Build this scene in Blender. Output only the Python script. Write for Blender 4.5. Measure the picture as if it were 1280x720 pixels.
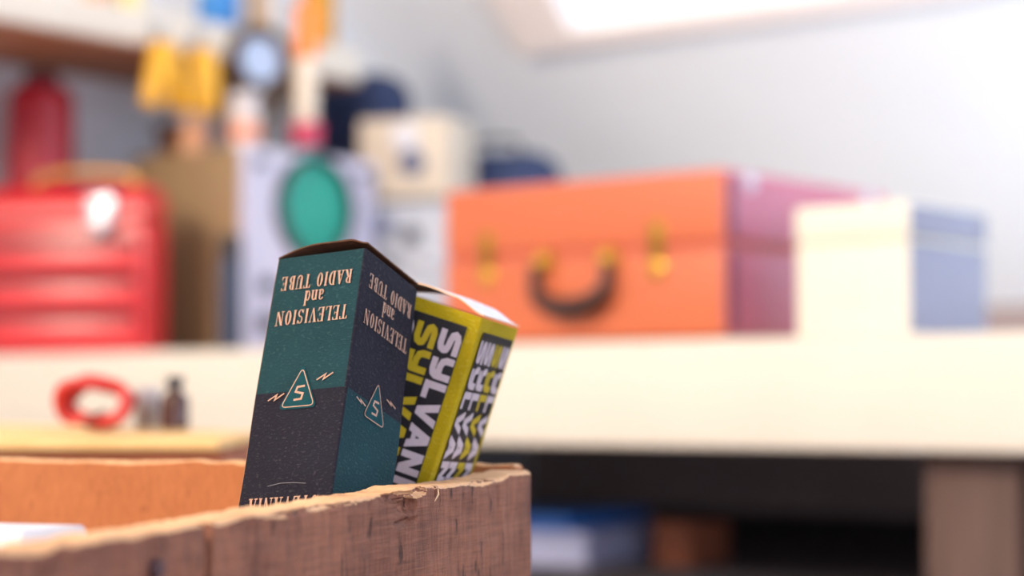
import bpy, bmesh, math, random
from mathutils import Vector, Matrix, noise

for _o in list(bpy.data.objects):
    bpy.data.objects.remove(_o)
SC = bpy.context.scene
COL = SC.collection
PI = math.pi

# ------------------------------------------------------------------ camera
E = 1.15                                   # eye height
FPX = 2550.0
TILT = math.atan(140 / FPX)
cam_d = bpy.data.cameras.new('camera')
cam = bpy.data.objects.new('camera', cam_d)
COL.objects.link(cam)
cam.location = (0, 0, E)
cam.rotation_euler = (PI / 2 + TILT, 0, 0)
cam_d.sensor_width = 36
cam_d.lens = 36 * FPX / 1280
cam_d.clip_start = 0.02
cam_d.dof.use_dof = True
cam_d.dof.focus_distance = 0.735
cam_d.dof.aperture_fstop = 5.5
cam_d.dof.aperture_blades = 0
SC.camera = cam

# the shelf's own directions: t runs along its front edge, s runs back towards the eave
ANG = math.radians(-39)
U = Vector((math.cos(ANG), math.sin(ANG), 0))
V = Vector((-math.sin(ANG), math.cos(ANG), 0))
K = Vector((0.2094, 2.0, 0))
def W(t, s, z):
    p = K + U * t + V * s
    return Vector((p.x, p.y, E + z))

# ------------------------------------------------------------------ light
SC.view_settings.view_transform = 'Standard'
SC.view_settings.look = 'None'
SC.view_settings.exposure = 0.15
SC.view_settings.gamma = 1.0
SC.view_settings.use_curve_mapping = False

world = bpy.data.worlds.new('World')
SC.world = world
world.use_nodes = True
bg = world.node_tree.nodes['Background']
bg.inputs[0].default_value = (0.75, 0.86, 1.0, 1)
bg.inputs[1].default_value = 1.2

def area(name, loc, target, size, energy, color, size_y=None):
    d = bpy.data.lights.new(name, 'AREA')
    d.energy = energy
    d.color = color
    d.size = size
    if size_y:
        d.shape = 'RECTANGLE'
        d.size_y = size_y
    o = bpy.data.objects.new(name, d)
    COL.objects.link(o)
    o.location = loc
    o.rotation_euler = (Vector(target) - Vector(loc)).to_track_quat('-Z', 'Y').to_euler()
    return o
# warm room lamp on the left behind the camera; cool daylight from the gable window on the right
area('lamp_room', (-2.3, -0.9, E + 1.7), (0.0, 1.9, E + .1), 0.7, 125, (1.0, 0.86, 0.70))
area('lamp_window', W(2.0, -1.9, 0.1), W(-0.5, 1.0, 0.45), 1.1, 19, (0.68, 0.76, 1.0), 1.1)
# added unseen cool fill beyond the right edge, washing the sloped wall
area('fill_slope', W(1.5, -0.05, 0.20), W(1.75, 1.2, 0.42), 0.4, 54, (0.50, 0.72, 1.0), 0.3)

# ------------------------------------------------------------------ materials
def lin(c):
    c = c / 255.0
    return c / 12.92 if c <= 0.04045 else ((c + 0.055) / 1.055) ** 2.4
def rgb(r, g, b):
    return (lin(r), lin(g), lin(b), 1)

def mat(name, col, rough=0.6, metal=0.0, var=0.08, scale=30.0, bump=0.0, spec=0.5, coat=0.0,
        emit=None, stretch=(1, 1, 1)):
    m = bpy.data.materials.new(name)
    m.use_nodes = True
    nt = m.node_tree
    b = nt.nodes['Principled BSDF']
    tc = nt.nodes.new('ShaderNodeTexCoord')
    mp = nt.nodes.new('ShaderNodeMapping')
    mp.inputs['Scale'].default_value = stretch
    nz = nt.nodes.new('ShaderNodeTexNoise')
    nz.inputs['Scale'].default_value = scale
    nz.inputs['Detail'].default_value = 5
    rp = nt.nodes.new('ShaderNodeValToRGB')
    rp.color_ramp.elements[0].position = 0.3
    rp.color_ramp.elements[1].position = 0.7
    lo = tuple(max(0, c * (1 - var)) for c in col[:3]) + (1,)
    hi = tuple(min(1, c * (1 + var)) for c in col[:3]) + (1,)
    rp.color_ramp.elements[0].color = lo
    rp.color_ramp.elements[1].color = hi
    L = nt.links.new
    L(tc.outputs['Object'], mp.inputs['Vector'])
    L(mp.outputs[0], nz.inputs['Vector'])
    L(nz.outputs['Fac'], rp.inputs[0])
    L(rp.outputs[0], b.inputs['Base Color'])
    b.inputs['Roughness'].default_value = rough
    b.inputs['Metallic'].default_value = metal
    b.inputs['Specular IOR Level'].default_value = spec
    b.inputs['Coat Weight'].default_value = coat
    if bump:
        bp = nt.nodes.new('ShaderNodeBump')
        bp.inputs['Strength'].default_value = bump
        bp.inputs['Distance'].default_value = 0.002
        L(nz.outputs['Fac'], bp.inputs['Height'])
        L(bp.outputs[0], b.inputs['Normal'])
    if emit:
        b.inputs['Emission Color'].default_value = emit[0]
        b.inputs['Emission Strength'].default_value = emit[1]
    return m

def card_mat(name, col, fleck):
    """printed card: fibrous bump, pale worn flecks"""
    m = bpy.data.materials.new(name)
    m.use_nodes = True
    nt = m.node_tree
    L = nt.links.new
    b = nt.nodes['Principled BSDF']
    tc = nt.nodes.new('ShaderNodeTexCoord')
    mp = nt.nodes.new('ShaderNodeMapping')
    mp.inputs['Scale'].default_value = (1, 1, 1.8)
    L(tc.outputs['Object'], mp.inputs[0])
    n1 = nt.nodes.new('ShaderNodeTexNoise')
    n1.inputs['Scale'].default_value = 650
    n1.inputs['Detail'].default_value = 6
    n1.inputs['Roughness'].default_value = 0.65
    L(mp.outputs[0], n1.inputs['Vector'])
    n2 = nt.nodes.new('ShaderNodeTexNoise')
    n2.inputs['Scale'].default_value = 60
    n2.inputs['Detail'].default_value = 4
    L(tc.outputs['Object'], n2.inputs['Vector'])
    r1 = nt.nodes.new('ShaderNodeValToRGB')
    r1.color_ramp.elements[0].position = 0.56
    r1.color_ramp.elements[1].position = 0.76
    L(n1.outputs['Fac'], r1.inputs[0])
    mx0 = nt.nodes.new('ShaderNodeMix')
    mx0.data_type = 'RGBA'
    mx0.inputs[6].default_value = tuple(c * 0.72 for c in col[:3]) + (1,)
    mx0.inputs[7].default_value = tuple(min(1, c * 1.28) for c in col[:3]) + (1,)
    L(n2.outputs['Fac'], mx0.inputs[0])
    mx = nt.nodes.new('ShaderNodeMix')
    mx.data_type = 'RGBA'
    mx.inputs[7].default_value = fleck
    mth = nt.nodes.new('ShaderNodeMath')
    mth.operation = 'MULTIPLY'
    mth.inputs[1].default_value = 0.40
    L(r1.outputs[0], mth.inputs[0])
    L(mth.outputs[0], mx.inputs[0])
    L(mx0.outputs[2], mx.inputs[6])
    L(mx.outputs[2], b.inputs['Base Color'])
    b.inputs['Roughness'].default_value = 0.8
    b.inputs['Specular IOR Level'].default_value = 0.15
    bp = nt.nodes.new('ShaderNodeBump')
    bp.inputs['Strength'].default_value = 0.7
    bp.inputs['Distance'].default_value = 0.0009
    L(n1.outputs['Fac'], bp.inputs['Height'])
    L(bp.outputs[0], b.inputs['Normal'])
    return m

def wood_mat(name, c0, c1, crack, grain=(420, 420, 55), saw=True, bump=0.5, crack_amt=0.75):
    """weathered board: long grain, saw marks across it, dark cracks along it"""
    m = bpy.data.materials.new(name)
    m.use_nodes = True
    nt = m.node_tree
    L = nt.links.new
    b = nt.nodes['Principled BSDF']
    tc = nt.nodes.new('ShaderNodeTexCoord')
    def noisetex(sc, detail, rough=0.6):
        mp = nt.nodes.new('ShaderNodeMapping')
        mp.inputs['Scale'].default_value = sc
        L(tc.outputs['Object'], mp.inputs[0])
        n = nt.nodes.new('ShaderNodeTexNoise')
        n.inputs['Scale'].default_value = 1
        n.inputs['Detail'].default_value = detail
        n.inputs['Roughness'].default_value = rough
        L(mp.outputs[0], n.inputs['Vector'])
        return n
    n1 = noisetex(grain, 5)
    n2 = noisetex((28, 28, 22), 4)
    n3 = noisetex((grain[0] * 0.55, grain[1] * 0.55, grain[2] * 0.8), 3)
    n4 = noisetex((60, 60, 900) if saw else (900, 900, 900), 3)
    r = nt.nodes.new('ShaderNodeValToRGB')
    r.color_ramp.elements[0].position = 0.32
    r.color_ramp.elements[0].color = c0
    r.color_ramp.elements[1].position = 0.68
    r.color_ramp.elements[1].color = c1
    ad = nt.nodes.new('ShaderNodeMath')
    ad.operation = 'ADD'
    h = nt.nodes.new('ShaderNodeMath')
    h.operation = 'MULTIPLY'
    h.inputs[1].default_value = 0.45
    L(n1.outputs['Fac'], h.inputs[0])
    h2 = nt.nodes.new('ShaderNodeMath')
    h2.operation = 'MULTIPLY'
    h2.inputs[1].default_value = 0.55
    L(n2.outputs['Fac'], h2.inputs[0])
    L(h.outputs[0], ad.inputs[0])
    L(h2.outputs[0], ad.inputs[1])
    sw = nt.nodes.new('ShaderNodeMath')
    sw.operation = 'MULTIPLY_ADD'
    sw.inputs[1].default_value = 0.45 if saw else 0.0
    L(n4.outputs['Fac'], sw.inputs[0])
    off = nt.nodes.new('ShaderNodeMath')
    off.operation = 'SUBTRACT'
    off.inputs[1].default_value = 0.225 if saw else 0.0
    L(ad.outputs[0], off.inputs[0])
    L(off.outputs[0], sw.inputs[2])
    L(sw.outputs[0], r.inputs[0])
    rc = nt.nodes.new('ShaderNodeValToRGB')
    rc.color_ramp.elements[0].position = 0.30
    rc.color_ramp.elements[0].color = (1, 1, 1, 1)
    rc.color_ramp.elements[1].position = 0.37
    rc.color_ramp.elements[1].color = (0, 0, 0, 1)
    L(n3.outputs['Fac'], rc.inputs[0])
    cm = nt.nodes.new('ShaderNodeMath')
    cm.operation = 'MULTIPLY'
    cm.inputs[1].default_value = crack_amt
    L(rc.outputs[0], cm.inputs[0])
    mx = nt.nodes.new('ShaderNodeMix')
    mx.data_type = 'RGBA'
    mx.inputs[7].default_value = crack
    L(cm.outputs[0], mx.inputs[0])
    L(r.outputs[0], mx.inputs[6])
    L(mx.outputs[2], b.inputs['Base Color'])
    b.inputs['Roughness'].default_value = 0.75
    b.inputs['Specular IOR Level'].default_value = 0.3
    hs = nt.nodes.new('ShaderNodeMath')
    hs.operation = 'MULTIPLY_ADD'
    hs.inputs[1].default_value = 0.5
    L(n4.outputs['Fac'], hs.inputs[0])
    L(n1.outputs['Fac'], hs.inputs[2])
    sb = nt.nodes.new('ShaderNodeMath')
    sb.operation = 'SUBTRACT'
    L(hs.outputs[0], sb.inputs[0])
    L(cm.outputs[0], sb.inputs[1])
    bp = nt.nodes.new('ShaderNodeBump')
    bp.inputs['Strength'].default_value = bump
    bp.inputs['Distance'].default_value = 0.0008
    L(sb.outputs[0], bp.inputs['Height'])
    L(bp.outputs[0], b.inputs['Normal'])
    return m

M = {}
M['wall'] = mat('wall_paint', rgb(232, 234, 239), 0.9, var=0.02, scale=3, spec=0.2)
M['ceiling'] = mat('ceiling_paint', rgb(225, 224, 222), 0.9, var=0.02, scale=3, spec=0.2)
M['floor'] = wood_mat('floor_boards', rgb(90, 66, 50), rgb(120, 90, 66), rgb(40, 28, 22), (3, 60, 60), False, 0.2)
M['knee'] = mat('knee_wall_paint', rgb(176, 156, 152), 0.9, var=0.12, scale=3)
M['casing'] = mat('window_casing_paint', rgb(245, 232, 228), 0.6, var=0.02)
M['pane'] = mat('window_pane', rgb(220, 235, 245), 0.1, emit=((0.80, 0.93, 1.0, 1), 0.75))
M['shelf'] = mat('shelf_paint', rgb(228, 219, 206), 0.55, var=0.03, scale=6)
M['post'] = mat('brown_wood', rgb(92, 68, 60), 0.7, var=0.2, scale=14, stretch=(4, 4, 0.4))
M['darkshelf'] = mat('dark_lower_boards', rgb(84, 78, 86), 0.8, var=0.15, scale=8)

# ------------------------------------------------------------------ mesh helpers
def link(name, bm, mats, parent=None, smooth=None, loc=None):
    me = bpy.data.meshes.new(name)
    bmesh.ops.recalc_face_normals(bm, faces=bm.faces)
    bm.to_mesh(me)
    bm.free()
    for m in (mats if isinstance(mats, (list, tuple)) else [mats]):
        me.materials.append(m)
    o = bpy.data.objects.new(name, me)
    COL.objects.link(o)
    if parent:
        o.parent = parent
    if loc is not None:
        o.location = loc
    if smooth:
        for p in me.polygons:
            p.use_smooth = True
        me.set_sharp_from_angle(angle=math.radians(smooth))
    return o

def thing(name, label, cat, loc, rotz=0.0, group=None):
    o = bpy.data.objects.new(name, None)
    COL.objects.link(o)
    o.empty_display_size = 0.02
    o.location = loc
    o.rotation_euler = (0, 0, rotz)
    o['label'] = label
    o['category'] = cat
    if group:
        o['group'] = group
    return o

def structure(o):
    o['kind'] = 'structure'
    return o

def box(bm, x0, y0, z0, x1, y1, z1, bev=0.0, seg=3, mi=0):
    r = bmesh.ops.create_cube(bm, size=1)
    vs = r['verts']
    for v in vs:
        v.co = Vector(((x0 + x1) / 2 + v.co.x * (x1 - x0), (y0 + y1) / 2 + v.co.y * (y1 - y0),
                       (z0 + z1) / 2 + v.co.z * (z1 - z0)))
    fs = {f for v in vs for f in v.link_faces}
    for f in fs:
        f.material_index = mi
    if bev:
        es = list({e for v in vs for e in v.link_edges})
        rr = bmesh.ops.bevel(bm, geom=es, offset=bev, segments=seg, affect='EDGES', profile=0.5)
        for f in rr['faces']:
            f.material_index = mi

def lathe(bm, prof, n=32, c=(0, 0, 0), axis='Z', mi=0):
    """prof: list of (radius, height) from bottom to top; ends close at radius 0"""
    rings = []
    def P(r, h, a):
        x, y = r * math.cos(a), r * math.sin(a)
        q = {'Z': (x, y, h), 'X': (h, x, y), 'Y': (x, h, y)}[axis]
        return Vector(c) + Vector(q)
    for r, h in prof:
        if r < 1e-7:
            rings.append([bm.verts.new(P(0, h, 0))])
        else:
            rings.append([bm.verts.new(P(r, h, 2 * PI * i / n)) for i in range(n)])
    for a, b in zip(rings, rings[1:]):
        for i in range(n):
            j = (i + 1) % n
            if len(a) == 1 and len(b) == 1:
                break
            if len(a) == 1:
                f = bm.faces.new((a[0], b[j], b[i]))
            elif len(b) == 1:
                f = bm.faces.new((a[i], a[j], b[0]))
            else:
                f = bm.faces.new((a[i], a[j], b[j], b[i]))
            f.material_index = mi

def tube(bm, pts, r, n=12, closed=False, mi=0):
    pts = [Vector(p) for p in pts]
    rings = []
    N = len(pts)
    up = Vector((0, 0, 1))
    prev = None
    for i, p in enumerate(pts):
        a = pts[(i - 1) % N] if closed or i > 0 else p
        b = pts[(i + 1) % N] if closed or i < N - 1 else p
        t = (b - a).normalized()
        if prev is None:
            s = t.cross(up)
            if s.length < 1e-3:
                s = t.cross(Vector((1, 0, 0)))
        else:
            s = prev - t * prev.dot(t)
        s.normalize()
        prev = s
        q = t.cross(s)
        rad = r[i] if isinstance(r, (list, tuple)) else r
        rings.append([bm.verts.new(p + (s * math.cos(2 * PI * k / n) + q * math.sin(2 * PI * k / n)) * rad)
                      for k in range(n)])
    rng = range(N) if closed else range(N - 1)
    for i in rng:
        a, b = rings[i], rings[(i + 1) % N]
        for k in range(n):
            f = bm.faces.new((a[k], a[(k + 1) % n], b[(k + 1) % n], b[k]))
            f.material_index = mi
    if not closed:
        bm.faces.new(rings[0]).material_index = mi
        bm.faces.new(rings[-1][::-1]).material_index = mi

def quadslab(bm, top, thick):
    a = [bm.verts.new(p) for p in top]
    b = [bm.verts.new((p[0], p[1], p[2] - thick)) for p in top]
    bm.faces.new(a)
    bm.faces.new(b[::-1])
    for i in range(len(a)):
        j = (i + 1) % len(a)
        bm.faces.new((a[i], b[i], b[j], a[j]))

def lattice_box(bm, xs, ys, zs):
    nx, ny, nz = len(xs), len(ys), len(zs)
    vd = {}
    def g(i, j, k):
        if (i, j, k) not in vd:
            vd[(i, j, k)] = bm.verts.new((xs[i], ys[j], zs[k]))
        return vd[(i, j, k)]
    for i in range(nx - 1):
        for j in range(ny - 1):
            for k in (0, nz - 1):
                bm.faces.new((g(i, j, k), g(i + 1, j, k), g(i + 1, j + 1, k), g(i, j + 1, k)))
        for k in range(nz - 1):
            for j in (0, ny - 1):
                bm.faces.new((g(i, j, k), g(i + 1, j, k), g(i + 1, j, k + 1), g(i, j, k + 1)))
    for j in range(ny - 1):
        for k in range(nz - 1):
            for i in (0, nx - 1):
                bm.faces.new((g(i, j, k), g(i, j + 1, k), g(i, j + 1, k + 1), g(i, j, k + 1)))
    return [v for v in vd.values()]

# ------------------------------------------------------------------ room
T_GABLE, T_RIGHT, S_BACK, S_KNEE = -1.40, 2.9, -4.3, 1.45
SLOPE_C = 1.607                            # slope: z = SLOPE_C - s, z measured from the eye
Z_CEIL = 2.05
S_TOP = SLOPE_C - Z_CEIL
def prism_ts(name, t0, t1, s0, s1, z0, z1, m):
    bm = bmesh.new()
    box(bm, t0, s0, z0, t1, s1, z1)
    o = link(name, bm, m)
    o.location = (K.x, K.y, E)
    o.rotation_euler = (0, 0, ANG)
    return o
structure(prism_ts('floor', T_GABLE - .1, T_RIGHT + .1, S_BACK - .1, 1.75, -E - .05, -E, M['floor']))
structure(prism_ts('wall_left', T_GABLE - .08, T_GABLE, S_BACK - .1, 1.75, -E, Z_CEIL, M['wall']))
structure(prism_ts('wall_right', T_RIGHT, T_RIGHT + .08, S_BACK - .1, 1.75, -E, Z_CEIL, M['wall']))
structure(prism_ts('wall_back', T_GABLE, T_RIGHT, S_BACK - .08, S_BACK, -E, Z_CEIL, M['wall']))
structure(prism_ts('wall_knee', T_GABLE, T_RIGHT, S_KNEE, S_KNEE + .08, -E, SLOPE_C - S_KNEE, M['knee']))
structure(prism_ts('ceiling', T_GABLE - .1, T_RIGHT + .1, S_BACK - .1, S_TOP + .03, Z_CEIL, Z_CEIL + .06, M['ceiling']))
# sloped wall with an opening for the roof window
WT0, WT1, WS0, WS1 = -0.93, 0.15, 0.40, 0.985     # glass opening (t range; s range, s falls as z rises)
bm = bmesh.new()
def slope_slab(t0, t1, s0, s1):
    th = 0.07
    a = [(t0, s0, SLOPE_C - s0), (t1, s0, SLOPE_C - s0), (t1, s1, SLOPE_C - s1), (t0, s1, SLOPE_C - s1)]
    b = [(p[0], p[1] + th * .707, p[2] + th * .707) for p in a]
    A = [bm.verts.new(p) for p in a]
    B = [bm.verts.new(p) for p in b]
    bm.faces.new(A)
    bm.faces.new(B[::-1])
    for i in range(4):
        j = (i + 1) % 4
        bm.faces.new((A[i], B[i], B[j], A[j]))
slope_slab(T_GABLE, T_RIGHT, S_TOP - .05, WS0)
slope_slab(T_GABLE, T_RIGHT, WS1, S_KNEE + .03)
slope_slab(T_GABLE, WT0, WS0, WS1)
slope_slab(WT1, T_RIGHT, WS0, WS1)
sl = structure(link('wall_slope', bm, M['wall']))
sl.location = (K.x, K.y, E)
sl.rotation_euler = (0, 0, ANG)

# roof window: casing boards proud of the slope, glass in the opening. local x = t, local y = up the slope
win = bpy.data.objects.new('window_1', None)
COL.objects.link(win)
structure(win)
up = (-V + Vector((0, 0, 1))).normalized()
nrm = U.cross(up)                           # points into the room
if nrm.z > 0:
    nrm = -nrm
X_, Y_ = U, up
Z_ = X_.cross(Y_)
mw = Matrix.Identity(4)
o0 = W(WT0, WS1, SLOPE_C - WS1)
for i in range(3):
    mw[i][0], mw[i][1], mw[i][2], mw[i][3] = X_[i], Y_[i], Z_[i], o0[i]
win.matrix_world = mw
sg = 1 if Z_.dot(nrm) > 0 else -1
wl, wh = WT1 - WT0, (WS1 - WS0) * math.sqrt(2)
bm = bmesh.new()
pr = 0.022 * sg
lo, hi = min(0.001 * sg, pr), max(0.001 * sg, pr)
box(bm, -0.125, -0.035, lo, 0.0, wh + .06, hi, 0.003, 2)
box(bm, wl, -0.035, lo, wl + .1, wh + .06, hi, 0.003, 2)
box(bm, 0.0, -0.035, lo, wl, 0.0, hi, 0.003, 2)
box(bm, 0.0, wh, lo, wl, wh + .06, hi, 0.003, 2)
structure(link('window_frame', bm, M['casing'], win))
bm = bmesh.new()
zz = -0.02 * sg
box(bm, 0.0, 0.0, min(zz, zz - .006 * sg), wl, wh, max(zz, zz - .006 * sg))
structure(link('window_pane', bm, M['pane'], win))

# ------------------------------------------------------------------ white counter along the eave
Z_SH = 0.0597
ctr = thing('counter_shelf', 'long white painted counter shelf with thick front edge under the sloped wall', 'shelf',
            W(0, 0, -E), ANG)
def cz(z):
    return z + E
bm = bmesh.new()
box(bm, T_GABLE + .002, -.012, cz(Z_SH - .022), T_RIGHT - .01, S_KNEE - .002, cz(Z_SH), .002, 2)
link('counter_top', bm, M['shelf'], ctr, 30)
bm = bmesh.new()
box(bm, T_GABLE + .002, -.016, cz(-.047), T_RIGHT - .01, .022, cz(Z_SH - .001), .004, 3)
link('fascia', bm, M['shelf'], ctr, 30)
bm = bmesh.new()
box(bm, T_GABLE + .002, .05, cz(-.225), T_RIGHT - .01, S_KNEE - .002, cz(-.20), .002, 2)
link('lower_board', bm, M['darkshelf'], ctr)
for t0 in (.197, -1.05):
    bm = bmesh.new()
    box(bm, t0, .03, 0.0005, t0 + .095, .10, cz(-.048), .004, 2)
    link('post', bm, M['post'], ctr, 30)

# ------------------------------------------------------------------ foreground crate
M['crate'] = wood_mat('weathered_crate_wood', rgb(96, 58, 44), rgb(146, 94, 70), rgb(36, 22, 20), (420, 420, 60), True, 1.0)
M['crate_in'] = wood_mat('orange_crate_wood', rgb(160, 96, 58), rgb(186, 118, 74), rgb(110, 62, 38), (60, 500, 200), False, 0.3, 0.3)
M['rim'] = wood_mat('worn_lit_rim_wood', rgb(196, 146, 104), rgb(232, 186, 140), rgb(120, 76, 52), (120, 120, 400), False, 0.8, 0.5)  # worn rim wood, with the warm light on it put into the pale colour
M['nail'] = mat('dark_iron', rgb(84, 60, 62), 0.6, 0.6)

# box poses measured once, in camera axes (right, down, forward)
def cam2world(v):
    x, y, z = v
    c, s = math.cos(TILT), math.sin(TILT)
    return Vector((x, z * c + y * s, z * s - y * c))

def box_frame(o, e1, e2, e3, w):
    e1, e2, e3 = (cam2world(e).normalized() for e in (e1, e2, e3))
    ax = -e1
    az = -e3
    ay = az.cross(ax)
    B = cam2world(o) + Vector((0, 0, E))
    return B, ax, ay, az

SC1 = 1.09
W1, H1 = 0.036 * SC1, 0.136
F1 = box_frame((-.0496 * SC1, -.0136 * SC1, .6936 * SC1), (-.886, .101, .453), (.453, .399, .797), (-.1, .911, -.399), W1)
W2 = 0.050
F2 = box_frame((-.01115, .01155, .7850), (-.9094, -.2926, .2956), (.2769, .1043, .9552), (-.3103, .9505, -.0139), W2)
def low_z(Fr, w, h):
    B, ax, ay, az = Fr
    return min((B - ax * w * i + ay * w * j - az * h).z for i in (0, 1) for j in (0, 1))
CR_FLOOR = low_z(F1, W1, H1) - 0.0006        # inside floor of the crate
B2z = low_z(F2, W2, 0.0)
H2 = (B2z - CR_FLOOR - 0.0006) / F2[3].z
print('box2 height', H2, 'crate floor below eye', E - CR_FLOOR)

CR_ANG = math.atan2(.9293, .3696)
cr_base = CR_FLOOR - 0.012
crate = thing('wooden_crate', 'weathered brown wooden crate in front with chipped rim holding the two cartons', 'crate',
              (0.0049, 0.84, cr_base), CR_ANG)
TH = 0.011
L_CR, W_CR = 0.46, 0.33
def top_h(x):                                # rim height above the crate's base (rim drops a little towards the camera)
    return (E - .0280 + x * 0.0229) - cr_base

def board(name, x0, x1, y0, y1, topf, m, parent, nx=120, ny=9, nz=36, seed=0.0, wear=1.0, gouge=None, ends=0.0025):
    """weathered plank standing on edge, its top rim worn, rounded and nicked"""
    bm = bmesh.new()
    xs = [x0 + (x1 - x0) * i / nx for i in range(nx + 1)]
    ys = [y0 + (y1 - y0) * j / ny for j in range(ny + 1)]
    zs = [1 - (1 - k / nz) ** 2.2 for k in range(nz + 1)]
    vs = lattice_box(bm, xs, ys, zs)
    alongx = abs(x1 - x0) > abs(y1 - y0)
    for v in vs:
        x, y, zf = v.co
        a = x if alongx else y
        H = topf(x)
        n1 = noise.noise((a * 28, seed, 1.3))
        n2 = noise.noise((a * 110, seed, 5.1))
        n3 = noise.noise((a * 330, seed, 9.7))
        H2_ = H - wear * (0.0011 * n1 + 0.0008 * n2 + 0.0003 * n3 + 0.0006)
        z = zf * H2_
        # round the long top edges with a radius that wanders
        if alongx:
            d = min(y - y0, y1 - y); lo_side = (y - y0) < (y1 - y)
        else:
            d = min(x - x0, x1 - x); lo_side = (x - x0) < (x1 - x)
        nn = noise.noise((a * 60, seed + (3 if lo_side else 7), 2.2))
        r = 0.0012 + wear * 0.0022 * max(0, nn + 0.25)
        dz = H2_ - z
        if d < r and dz < r:
            vx, vz = r - d, r - dz
            ln = math.hypot(vx, vz)
            if ln > r:
                nd, ndz = r - vx * r / ln, r - vz * r / ln
                sh = nd - d
                z = H2_ - ndz
                if alongx:
                    y += sh if lo_side else -sh
                else:
                    x += sh if lo_side else -sh
        # round the ends
        for lim, sg_ in (((x0 if alongx else y0), 1), ((x1 if alongx else y1), -1)):
            de = ((x if alongx else y) - lim) * sg_
            if de < ends and dz < ends:
                vx, vz = ends - de, ends - dz
                ln = math.hypot(vx, vz)
                if ln > ends:
                    z = H2_ - (ends - vz * ends / ln)
        # shallow face relief
        if alongx and (abs(v.co.y - y0) < 1e-6 or abs(v.co.y - y1) < 1e-6):
            f = 0.0004 * wear * noise.noise((x * 190, z * 40, seed + 4)) + 0.0004 * wear * noise.noise((x * 30, z * 120, seed))
            y += f
            if gouge and abs(v.co.y - y0) < 1e-6:
                for gx, gd, gw, gh, gdp in gouge:
                    ex = (x - gx) / gw
                    ez = ((H - z) - gd) / gh
                    k = ex * ex + ez * ez + 0.5 * noise.noise((x * 260, z * 260, 3.3))
                    if k < 1:
                        y += gdp * (1 - max(0, k)) ** 0.6
        v.co = (x, y, z)
    bm.normal_update()
    for f in bm.faces:
        c = f.calc_center_median()
        a = c.x if alongx else c.y
        d = topf(a) - c.z
        if abs(f.normal.z) > 0.35 and d < 0.0028 + 0.0022 * noise.noise((a * 45, c.y * 200, seed)):
            f.material_index = 1
    return link(name, bm, [m, M['rim']], parent, 50)

# the outer right-hand side: two planks meeting at an open joint
board('side_board', -.2635, -.0090, -.0065, TH, top_h, M['crate'], crate, 420, 10, 60, 2.0, 1.0,
      [(-.128, .0062, .0085, .0030, .0040), (-.138, .0024, .014, .0022, .0036), (-.118, .0018, .006, .002, .0030),
       (-.130, .0115, .010, .0012, .0022), (-.06, .0022, .012, .0012, .0016), (-.20, .0022, .03, .0014, .0018), (-.104, .003, .0012, .0022, .0016)])
board('side_board', -L_CR, -.2685, -.0065, TH, top_h, M['crate'], crate, 220, 10, 50, 6.0, 1.3)
bm = bmesh.new()
box(bm, -.30, TH + .0002, .013, -.235, TH + .009, top_h(-.27) - .012, .001, 2)
link('cleat', bm, M['crate'], crate)
# far end, near end, left side, floor
board('end_board', -.0086, -.0003, .0002, W_CR - TH - .0003, lambda x: top_h(0) + .0022, M['crate_in'], crate, 8, 160, 40, 11.0, 0.9)
board('end_board', -L_CR + .0003, -L_CR + TH, TH + .0003, W_CR - TH - .0003, lambda x: top_h(-L_CR), M['crate_in'], crate, 8, 60, 20, 15.0, 0.9)
board('side_board', -L_CR, 0.0, W_CR - TH, W_CR, top_h, M['crate'], crate, 160, 8, 20, 21.0, 1.0)
bm = bmesh.new()
box(bm, -L_CR + TH, TH, 0.0, -.0090, W_CR - TH, 0.0118, .0005, 1)
link('bottom_board', bm, M['crate_in'], crate)
for kx, zz_ in ((-.295, -.0463), (-.012, -.075)):
    bm = bmesh.new()
    lathe(bm, [(0, -.0022), (.0026, -.0018), (.0030, -.0006), (.0030, .002), (0, .002)], 20, (kx, -.0065, zz_ + E - cr_base), 'Y')
    link('nail', bm, M['nail'], crate, 40)
# loose splinter on the outer face
bm = bmesh.new()
tube(bm, [(-.1065, -.0071, top_h(0) - .0085), (-.1045, -.0077, top_h(0) - .006), (-.1035, -.0071, top_h(0) - .004)], [.0001, .0004, .0001], 6)
link('splinter', bm, mat('pale_splinter', rgb(225, 190, 150), .8), crate)

# ------------------------------------------------------------------ lettering engine (flat polygons in a unit-height cell)
def stroke(pts, w, closed=False):
    """list of quads along a polyline with mitred joins"""
    P = [Vector((p[0], p[1])) for p in pts]
    n = len(P)
    L_, R_ = [], []
    for i in range(n):
        a = P[i - 1] if (i > 0 or closed) else None
        b = P[(i + 1) % n] if (i < n - 1 or closed) else None
        d1 = (P[i] - a).normalized() if a is not None else (b - P[i]).normalized()
        d2 = (b - P[i]).normalized() if b is not None else d1
        n1 = Vector((-d1.y, d1.x)); n2 = Vector((-d2.y, d2.x))
        m = (n1 + n2)
        if m.length < 1e-6:
            m = n1
        m.normalize()
        k = (w / 2) / max(0.35, m.dot(n1))
        L_.append(P[i] + m * k)
        R_.append(P[i] - m * k)
    out = []
    for i in range(n if closed else n - 1):
        j = (i + 1) % n
        out.append([tuple(L_[i]), tuple(R_[i]), tuple(R_[j]), tuple(L_[j])])
    return out
def rect(x0, y0, x1, y1):
    return [(x0, y0), (x1, y0), (x1, y1), (x0, y1)]
def ring(cx, cy, rx, ry, tx, ty, a0=0, a1=360, n=22):
    out = []
    for i in range(n):
        p, q = (math.radians(a0 + (a1 - a0) * k / n) for k in (i, i + 1))
        out.append([(cx + rx * math.cos(p), cy + ry * math.sin(p)), (cx + rx * math.cos(q), cy + ry * math.sin(q)),
                    (cx + (rx - tx) * math.cos(q), cy + (ry - ty) * math.sin(q)),
                    (cx + (rx - tx) * math.cos(p), cy + (ry - ty) * math.sin(p))])
    return out
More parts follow.
